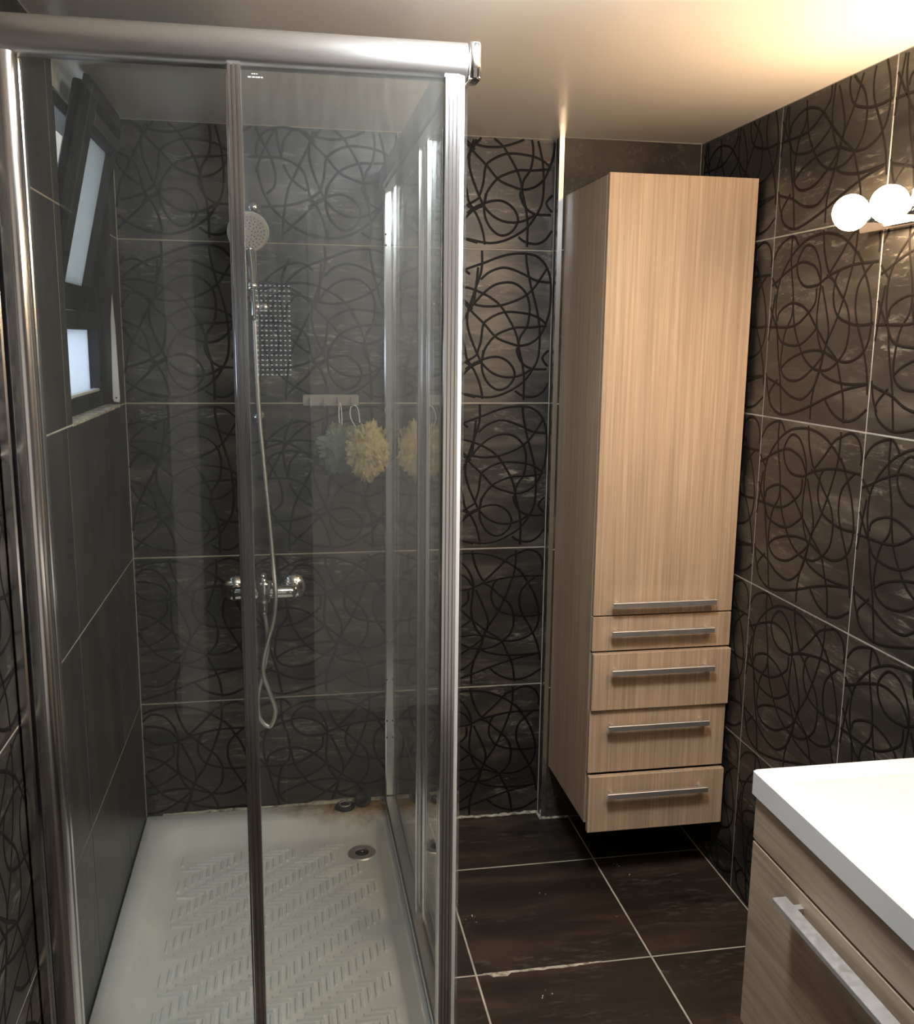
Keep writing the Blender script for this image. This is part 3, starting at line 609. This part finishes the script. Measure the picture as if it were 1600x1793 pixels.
# front: fixed panel by the wall, sliding door to the corner
fp = pane('fixed_panel', (0.056, -1.1945, ZG0), (0.372, -1.1895, ZG1), enc)
bm = bmesh.new(); ribbed(bm, 0.362, 0.3725, -1.1985, -1.1855, ZG0 + 0.004, Z0 - 0.006, 1, 'x', 0.002); obj('edge_strip', bm, M['alu'], fp)
bm = bmesh.new(); ribbed(bm, 0.3665, 0.388, -1.2235, -1.2035, ZG0 + 0.006, Z0 + 0.001, 3, 'x', 0.004); ribbed(bm, 0.708, 0.7335, -1.2235, -1.2035, ZG0 + 0.006, Z0 + 0.001, 4, 'x', 0.004)
box(bm, (0.388, -1.2185, ZG0 + 0.006), (0.709, -1.2085, ZG0 + 0.022), 0.002)
fd = obj('sliding_door', bm, M['alu'], enc)
pane('glass_pane', (0.385, -1.216, ZG0 + 0.012), (0.712, -1.211, Z0), fd)
obj('magnet_seal', B((0.734, -1.2205, ZG0 + 0.006), (0.7405, -1.2065, Z0 + 0.001), 0.001), M['seal'], fd)
# tiny two-line safety marking etched on the front door glass
pm = bmesh.new(); xw = 0.398; widths = [0.006, 0.002, 0.004, 0.003, 0.005, 0.004]
for k, ww in enumerate(widths):
    box(pm, (xw, -1.2164, 1.9345), (xw + ww * 0.78, -1.2160, 1.9365)); xw += ww
xw = 0.404
for ww in (0.003, 0.004, 0.003): box(pm, (xw, -1.2164, 1.9395), (xw + ww * 0.7, -1.2160, 1.9412)); xw += ww
obj('glass_marking', pm, M['print'], fd)
# side: fixed panel by the back wall, sliding door to the corner
sp = pane('fixed_panel', (0.7455, -0.672, ZG0), (0.7505, -0.026, ZG1 + 0.02), enc)
bm = bmesh.new(); ribbed(bm, 0.740, 0.7555, -0.676, -0.662, ZG0 + 0.002, Z0 - 0.004, 1, 'y', 0.002); obj('edge_strip', bm, M['alu'], sp)
bm = bmesh.new(); ribbed(bm, 0.752, 0.7645, -0.722, -0.694, ZG0 + 0.004, Z0 + 0.001, 2, 'y', 0.002); ribbed(bm, 0.714, 0.730, -1.176, -1.150, ZG0 + 0.004, Z0 + 0.001, 2, 'y', 0.002)
box(bm, (0.7535, -1.150, ZG0 + 0.004), (0.7625, -0.722, ZG0 + 0.016), 0.002)
box(bm, (0.730, -1.174, ZG0 + 0.004), (0.7460, -1.160, Z0 + 0.001), 0.001)
sd = obj('sliding_door', bm, M['alu'], enc)
pane('glass_pane', (0.7535, -1.150, ZG0 + 0.01), (0.7585, -0.705, Z0), sd)
bm = bmesh.new(); lathe(bm, [(0, 0.016), (0.010, 0.016), (0.012, 0.013), (0.008, 0.006), (0.008, -0.006), (0.012, -0.013), (0.010, -0.016), (0, -0.016)], axis_m((0.758, -0.735, 0.095 + 0.06), (1, 0, 0)), 16)
bm.free()

# ------------------------------------------------------------------ riser rail, hand shower, hose, mixer
RXX = 0.369; RY = -0.050
rail = thing('shower_riser_rail', 'chrome riser rail fixed to the back wall of the shower', 'shower rail', (RXX, 0, 1.30))
obj('rail', tube(bmesh.new(), [(0, RY, 0), (0, RY, 0.60)], 0.009, 14), M['chrome'], rail, True)
for z in (0.012, 0.588):
    bm = bmesh.new(); lathe(bm, [(0, 0.004), (0.018, 0.0), (0.018, -0.004), (0.012, -0.012), (0.012, -0.036), (0.015, -0.044), (0.015, -0.060), (0.010, -0.066), (0, -0.067)], axis_m((0, -0.001, z), (0, 1, 0)), 20)
    bmesh.ops.translate(bm, vec=(0, -0.004, 0), verts=bm.verts[:]); obj('bracket', bm, M['chrome'], rail, True)
bm = bmesh.new(); lathe(bm, [(0.0095, -0.020), (0.017, -0.020), (0.018, 0.0), (0.017, 0.020), (0.0095, 0.020)], axis_m((0, RY, 0.320), (0, 0, 1)), 20)
lathe(bm, [(0, 0.0), (0.013, 0.0), (0.015, 0.012), (0.012, 0.026), (0, 0.028)], axis_m((0.012, RY, 0.320), (1, -0.6, 0)), 18); sl = obj('slider', bm, M['chrome'], rail, True)
# hand shower, head high, handle resting in the slider
hs = thing('hand_shower', 'round white and chrome hand shower held on the riser rail', 'shower head', (0.366, -0.085, 1.62))
hp = catmull([(0.0, 0.0, -0.03), (-0.002, -0.006, 0.05), (-0.004, -0.010, 0.11), (-0.008, -0.018, 0.16)], 5)
obj('handle', tube(bmesh.new(), [tuple(p) for p in hp], [0.010 + 0.004 * i / (len(hp) - 1) for i in range(len(hp))], 14), M['chrome'], hs, True)
hd = Matrix.Translation(Vector((-0.010, -0.030, 0.198))) @ Vector((0.10, -0.93, -0.36)).to_track_quat('Z', 'Y').to_matrix().to_4x4()
head = obj('head', lathe(bmesh.new(), [(0, -0.022), (0.020, -0.020), (0.042, -0.010), (0.054, 0.002), (0.056, 0.008), (0.053, 0.012)], hd, 36), M['plastic'], hs, True)
obj('spray_face', lathe(bmesh.new(), [(0.0, 0.0135), (0.049, 0.0125), (0.053, 0.010)], hd, 36), M['face'], head)
bm = bmesh.new()
for r_, n_ in ((0.010, 6), (0.018, 10), (0.026, 15), (0.034, 20), (0.042, 25)):
    for k in range(n_):
        a = 2 * math.pi * k / n_ + r_ * 40; lathe(bm, [(0, 0.0165), (0.0016, 0.016), (0.0018, 0.0125)], hd @ Matrix.Translation(Vector((r_ * math.cos(a), r_ * math.sin(a), 0))), 6)
obj('nozzles', bm, M['nozzle'], head)
obj('head_collar', lathe(bmesh.new(), [(0.013, 0.0), (0.016, 0.004), (0.016, 0.018), (0.012, 0.022)], axis_m((-0.002, -0.008, 0.045), (-0.05, -0.1, 1)), 18), M['chrome'], hs, True)
# hose
hz = [(0.366, -0.085, 1.585), (0.368, -0.080, 1.48), (0.372, -0.072, 1.32), (0.381, -0.070, 1.18), (0.392, -0.070, 1.02), (0.400, -0.078, 0.90), (0.406, -0.100, 0.80), (0.399, -0.100, 0.73), (0.383, -0.092, 0.67), (0.366, -0.080, 0.60), (0.366, -0.075, 0.55), (0.386, -0.070, 0.48), (0.397, -0.068, 0.43), (0.380, -0.066, 0.385), (0.352, -0.064, 0.41), (0.346, -0.064, 0.47), (0.362, -0.064, 0.55), (0.378, -0.063, 0.62), (0.378, -0.062, 0.68), (0.372, -0.061, 0.735)]
hpts = catmull(hz, 16); bm = bmesh.new()
tube(bm, [tuple(p) for p in hpts], [0.0062 + 0.0009 * (i % 2) for i in range(len(hpts))], 10); hose = tag(obj('shower_hose', bm, M['steel'], None, True), 'ribbed metal shower hose looping below the mixer', 'hose')
# mixer
mx_ = thing('mixer_tap', 'chrome wall mixer tap with two flanges low on the shower wall', 'tap', (0.372, 0, 0.80))
bm = bmesh.new(); lathe(bm, [(0, -0.092), (0.017, -0.090), (0.020, -0.080), (0.020, 0.080), (0.017, 0.090), (0, 0.092)], axis_m((0, -0.060, 0), (1, 0, 0)), 24)
lathe(bm, [(0.024, -0.030), (0.026, -0.02), (0.026, 0.024), (0.022, 0.032), (0, 0.034)], axis_m((0, -0.060, 0.004), (0, 0, 1)), 24); obj('body', bm, M['chrome'], mx_, True)
for s in (-1, 1):
    bm = bmesh.new(); lathe(bm, [(0.039, 0.0), (0.039, 0.003), (0.034, 0.009), (0.019, 0.017), (0.015, 0.018), (0.014, 0.050), (0, 0.051)], axis_m((s * 0.086, -0.001, 0.0), (0, -1, 0)), 28)
    obj('flange', bm, M['chrome'], mx_, True)
bm = bmesh.new(); tube(bm, [(0, -0.060, 0.036), (0, -0.070, 0.052), (0, -0.105, 0.062), (0, -0.150, 0.070)], [0.016, 0.014, 0.010, 0.008], 14); obj('lever', bm, M['chrome'], mx_, True)
obj('hose_outlet', lathe(bmesh.new(), [(0, -0.066), (0.009, -0.066), (0.011, -0.060), (0.011, -0.045), (0.009, -0.042), (0.013, -0.030), (0.013, -0.018)], axis_m((0, -0.060, 0), (0, 0, 1)), 18), M['chrome'], mx_, True)

# ------------------------------------------------------------------ hook bar and bath puffs
hk = thing('hook_bar', 'frosted clear plastic bar with four hooks stuck on the shower tiles', 'hook bar', (0.577, -0.0005, 1.359))
obj('back_plate', prism(bmesh.new(), rounded_rect(-0.081, 0.081, -0.016, 0.016, 0.005, 4), 'y', -0.005, 0.0), M['hook'], hk)
for i in range(4):
    x = -0.060 + 0.040 * i
    bm = bmesh.new(); tube(bm, [tuple(p) for p in catmull([(x, -0.004, 0.004), (x, -0.014, 0.0), (x, -0.020, -0.010), (x, -0.024, -0.016), (x, -0.030, -0.012), (x, -0.031, -0.004)], 4)], 0.0035, 8)
    obj('hook', bm, M['hook'], hk, True)
def puff(name, label, mname, loc, R_, seed, squash, n=120):
    rnd = random.Random(seed); bm = bmesh.new()
    for q in range(n):
        z = rnd.uniform(-1, 1); a = rnd.uniform(0, 2 * math.pi); s = math.sqrt(1 - z * z); d = Vector((s * math.cos(a), s * math.sin(a), z))
        t = d.cross(Vector((rnd.uniform(-1, 1), rnd.uniform(-1, 1), rnd.uniform(-1, 1)))).normalized(); u_ = d.cross(t)
        L = R_ * rnd.uniform(0.72, 1.08); wd = R_ * rnd.uniform(0.22, 0.42); ph = rnd.uniform(0, 6); wv = R_ * 0.10
        rows = []
        for i in range(6):                 # a loop of ruffled netting: out, over, and back
            f = i / 5.0; rr = L * (0.15 + 0.85 * math.sin(math.pi * (0.08 + 0.84 * f) ) ); off = (f - 0.5) * wd * 1.6
            rows.append([bm.verts.new(Vector((0, 0, 0)) + (d * rr + t * off + u_ * (wd * (j / 4.0 - 0.5)) + d * wv * math.sin(ph + j * 2.2 + i)) ) for j in range(5)])
        for i in range(5):
            for j in range(4): bm.faces.new((rows[i][j], rows[i][j + 1], rows[i + 1][j + 1], rows[i + 1][j]))
    for v in bm.verts: v.co = Vector((v.co.x * squash[0], v.co.y * squash[1], v.co.z * squash[2]))
    pf = thing(name, label, 'bath puff', loc, 'bath puffs hanging from the hook bar')
    obj('netting', bm, M[mname], pf, True); return pf
p1 = puff('bath_puff', 'cream yellow net bath puff hanging by a cord from the hook bar', 'net_cream', (0.672, -0.140, 1.226), 0.076, 3, (0.80, 0.60, 1.12), 210)
p2 = puff('bath_puff', 'pale greenish net puff built for the doubled glass image of the cream one', 'net_green', (0.602, -0.040, 1.224), 0.070, 9, (1.0, 0.44, 1.08), 110)  # second puff modelled in place of the cream one's doubled image in glass
for pf, pts in ((p1, [(-0.022, 0.02, 0.05), (-0.042, 0.06, 0.085), (-0.040, 0.105, 0.112), (-0.029, 0.111, 0.120), (-0.018, 0.106, 0.108), (-0.018, 0.05, 0.075)]), (p2, [(0.0, 0.0, 0.05), (-0.003, 0.020, 0.090), (-0.001, 0.030, 0.122), (0.003, 0.030, 0.122), (0.005, 0.020, 0.09), (0.004, 0.0, 0.05)])):
    obj('cord', tube(bmesh.new(), [tuple(p) for p in catmull(pts, 5)], 0.0018, 6), M['seal'], pf, True)

# ------------------------------------------------------------------ tall cabinet
CX0, CX1, CYB, CYF, CZ0, CZ1 = 1.258, 1.660, PY - 0.001, -0.4165, 0.185, 1.952
cab = thing('tall_cabinet', 'tall pale oak bathroom cabinet hung on the wall with one door and four drawers', 'cabinet', ((CX0 + CX1) / 2, CYF, CZ0))
def rel(bm, o): bmesh.ops.translate(bm, vec=-Vector(o.location), verts=bm.verts[:]); return bm
bm = bmesh.new(); T = 0.016
box(bm, (CX0, CYF, CZ0), (CX0 + T, CYB, CZ1), 0.0008); box(bm, (CX1 - T, CYF, CZ0), (CX1, CYB, CZ1), 0.0008)
box(bm, (CX0 + T, CYF, CZ1 - T), (CX1 - T, CYB, CZ1)); box(bm, (CX0 + T, CYF, CZ0), (CX1 - T, CYB, CZ0 + T)); box(bm, (CX0 + T, CYB - 0.008, CZ0 + T), (CX1 - T, CYB, CZ1 - T))
for z in (0.800, 0.695, 0.530, 0.342): box(bm, (CX0 + T, CYF, z - 0.008), (CX1 - T, CYB - 0.008, z + 0.008))
obj('carcass', rel(bm, cab), M['wood_v'], cab)
def bar_handle(x0, x1, z, yface, parent, ref):
    bm = bmesh.new(); box(bm, (x0, yface - 0.032, z - 0.0075), (x1, yface - 0.020, z + 0.0075), 0.001)
    for x in (x0 + 0.012, x1 - 0.022): box(bm, (x, yface - 0.021, z - 0.005), (x + 0.010, yface, z + 0.005))
    bmesh.ops.translate(bm, vec=-Vector(ref.location), verts=bm.verts[:]); obj('handle', bm, M['steel'], parent)
fronts = [('door', 0.8015, 1.955, 0.0, 0.836), ('drawer', 0.7005, 0.7975, 0.0, 0.756), ('drawer', 0.533, 0.6955, 0.013, 0.650), ('drawer', 0.3445, 0.5295, 0.001, 0.485), ('drawer', 0.172, 0.3385, 0.017, 0.292)]
for nm, z0, z1, out, hz_ in fronts:
    yf = CYF - 0.0195 - out
    o = obj(nm, rel(B((CX0, yf, z0), (CX1, yf + 0.018, z1), 0.0010), cab), M['wood_v'], cab)
    if out > 0.005:
        bm = bmesh.new()
        for x in (CX0 + 0.028, CX1 - 0.040): box(bm, (x, yf + 0.018, z0 + 0.012), (x + 0.012, CYB - 0.03, z1 - 0.03))
        obj('drawer_side', rel(bm, cab), M['plastic'], o)
    bar_handle(1.303, 1.600, hz_, yf, o, cab)

# ------------------------------------------------------------------ vanity and basin
VX, VY0, VY1, VZ0, VZ1 = 1.2122, -1.445, -2.315, 0.364, 0.789
van = thing('vanity_cabinet', 'low oak vanity cabinet on the right wall with a long metal handle', 'cabinet', ((VX + RX) / 2, (VY0 + VY1) / 2, VZ0))
bm = bmesh.new(); box(bm, (VX + 0.020, VY1, VZ0), (RX - 0.001, VY1 + 0.016, VZ1)); box(bm, (VX + 0.020, VY0 - 0.016, VZ0), (RX - 0.001, VY0, VZ1)); box(bm, (VX + 0.020, VY1 + 0.016, VZ0), (RX - 0.001, VY0 - 0.016, VZ0 + 0.016)); box(bm, (RX - 0.012, VY1 + 0.016, VZ0 + 0.016), (RX - 0.001, VY0 - 0.016, VZ1))
box(bm, (VX + 0.020, VY1 + 0.016, 0.702), (VX + 0.036, VY0 - 0.016, 0.712))
obj('carcass', rel(bm, van), M['wood_h'], van)
obj('front_rail', rel(B((VX, VY1, 0.7095), (VX + 0.0185, VY0, VZ1 - 0.0005), 0.001), van), M['wood_h'], van)
dw = obj('drawer', rel(B((VX, VY1, VZ0 - 0.002), (VX + 0.0185, VY0, 0.7045), 0.001), van), M['wood_h'], van)
bm = bmesh.new(); box(bm, (VX - 0.034, -2.185, 0.674), (VX - 0.010, -1.577, 0.684), 0.0012)
for y in (-1.60, -2.165): box(bm, (VX - 0.012, y - 0.012, 0.675), (VX, y, 0.683))
obj('handle', rel(bm, van), M['steel'], dw)
bas = thing('washbasin', 'white rectangular ceramic washbasin slab on the oak vanity', 'washbasin', ((VX + RX) / 2, (VY0 + VY1) / 2, VZ1))
bx0, bx1, by0, by1, bz = VX - 0.006, RX - 0.001, VY1 - 0.006, VY0 + 0.006, 0.832
bm = bmesh.new()
lp_ = [rr_loop(bm, bx0, bx1, by0, by1, 0.004, VZ1 + 0.0005, 4), rr_loop(bm, bx0, bx1, by0, by1, 0.004, bz - 0.003, 4), rr_loop(bm, bx0 + 0.003, bx1 - 0.003, by0 + 0.003, by1 - 0.003, 0.004, bz, 4),
       rr_loop(bm, 1.2475, bx1 - 0.11, by0 + 0.056, -1.497, 0.006, bz, 4), rr_loop(bm, 1.2505, bx1 - 0.113, by0 + 0.059, -1.500, 0.006, bz - 0.004, 4),
       rr_loop(bm, 1.300, bx1 - 0.135, by0 + 0.13, -1.575, 0.03, bz - 0.070, 4), rr_loop(bm, 1.330, bx1 - 0.155, by0 + 0.17, -1.615, 0.03, bz - 0.078, 4)]
for a, b_ in zip(lp_, lp_[1:]):
    n = len(a)
    for k in range(n): bm.faces.new((a[k], a[(k + 1) % n], b_[(k + 1) % n], b_[k]))
bm.faces.new(lp_[-1]); bmesh.ops.recalc_face_normals(bm, faces=bm.faces[:]); rel(bm, bas)
o = obj('basin_body', bm, M['ceramic'], bas, True); o.modifiers.new('e', 'EDGE_SPLIT').split_angle = math.radians(32)

# ------------------------------------------------------------------ globe lamp on the right wall
lamp = thing('globe_lamp', 'chrome bar lamp with glowing round globes on the right wall', 'lamp', (RX, -1.245, 1.80))
NG = 8; sp_ = 0.128; y00 = 0.26  # globes past the first few are unseen, added to warm the ceiling
bm = bmesh.new(); prism(bm, rounded_rect(-0.030, -0.0005, -0.034, 0.026, 0.006, 3), 'y', -0.720, 0.315); obj('lamp_bar', bm, M['chrome'], lamp)
for i in range(NG):
    y = y00 - sp_ * i
    so = obj('socket', lathe(bmesh.new(), [(0.018, 0.029), (0.018, 0.046), (0.014, 0.052), (0, 0.052)], axis_m((0, y, 0), (-1, 0, 0)), 18), M['chrome'], lamp, True)
    gb = bmesh.new(); bmesh.ops.create_uvsphere(gb, u_segments=24, v_segments=14, radius=0.036); bmesh.ops.translate(gb, vec=(-0.087, y, 0), verts=gb.verts[:])
    obj('globe_bulb', gb, M['globe'], lamp, True)

# added unseen fill light for the dark shower, built as a ceiling lamp
cl = thing('fill_lamp', 'added unseen round fill lamp under the ceiling over the open floor', 'lamp', (0.88, -1.50, ZC))
obj('fill_lamp_base', lathe(bmesh.new(), [(0, -0.0005), (0.165, -0.0005), (0.165, -0.016), (0.155, -0.020), (0, -0.020)], Matrix.Identity(4), 40), M['plastic'], cl, True)
obj('fill_diffuser', lathe(bmesh.new(), [(0.150, -0.0205), (0.148, -0.036), (0.125, -0.050), (0.08, -0.058), (0, -0.061)], Matrix.Identity(4), 40), M['fill_diffuser'], cl, True)

# ------------------------------------------------------------------ plaster crumbs on the floor
bm = bmesh.new(); rc = random.Random(5)
for cx, cy, n_, sp2 in ((0.905, -0.545, 8, 0.020), (1.03, -0.86, 7, 0.018), (1.385, -0.345, 6, 0.012), (1.41, -0.405, 2, 0.004), (1.13, -0.46, 2, 0.01), (1.30, -0.60, 2, 0.008)):
    for k in range(n_):
        r_ = rc.uniform(0.0008, 0.0022); m4 = Matrix.Translation(Vector((cx + rc.uniform(-sp2, sp2), cy + rc.uniform(-sp2, sp2), r_ * 0.5)))
        bmesh.ops.create_icosphere(bm, subdivisions=1, radius=r_, matrix=m4)
tag(obj('plaster_crumbs', bm, M['silicone']), 'tiny white plaster crumbs scattered on the dark floor', 'crumbs', kind='stuff')
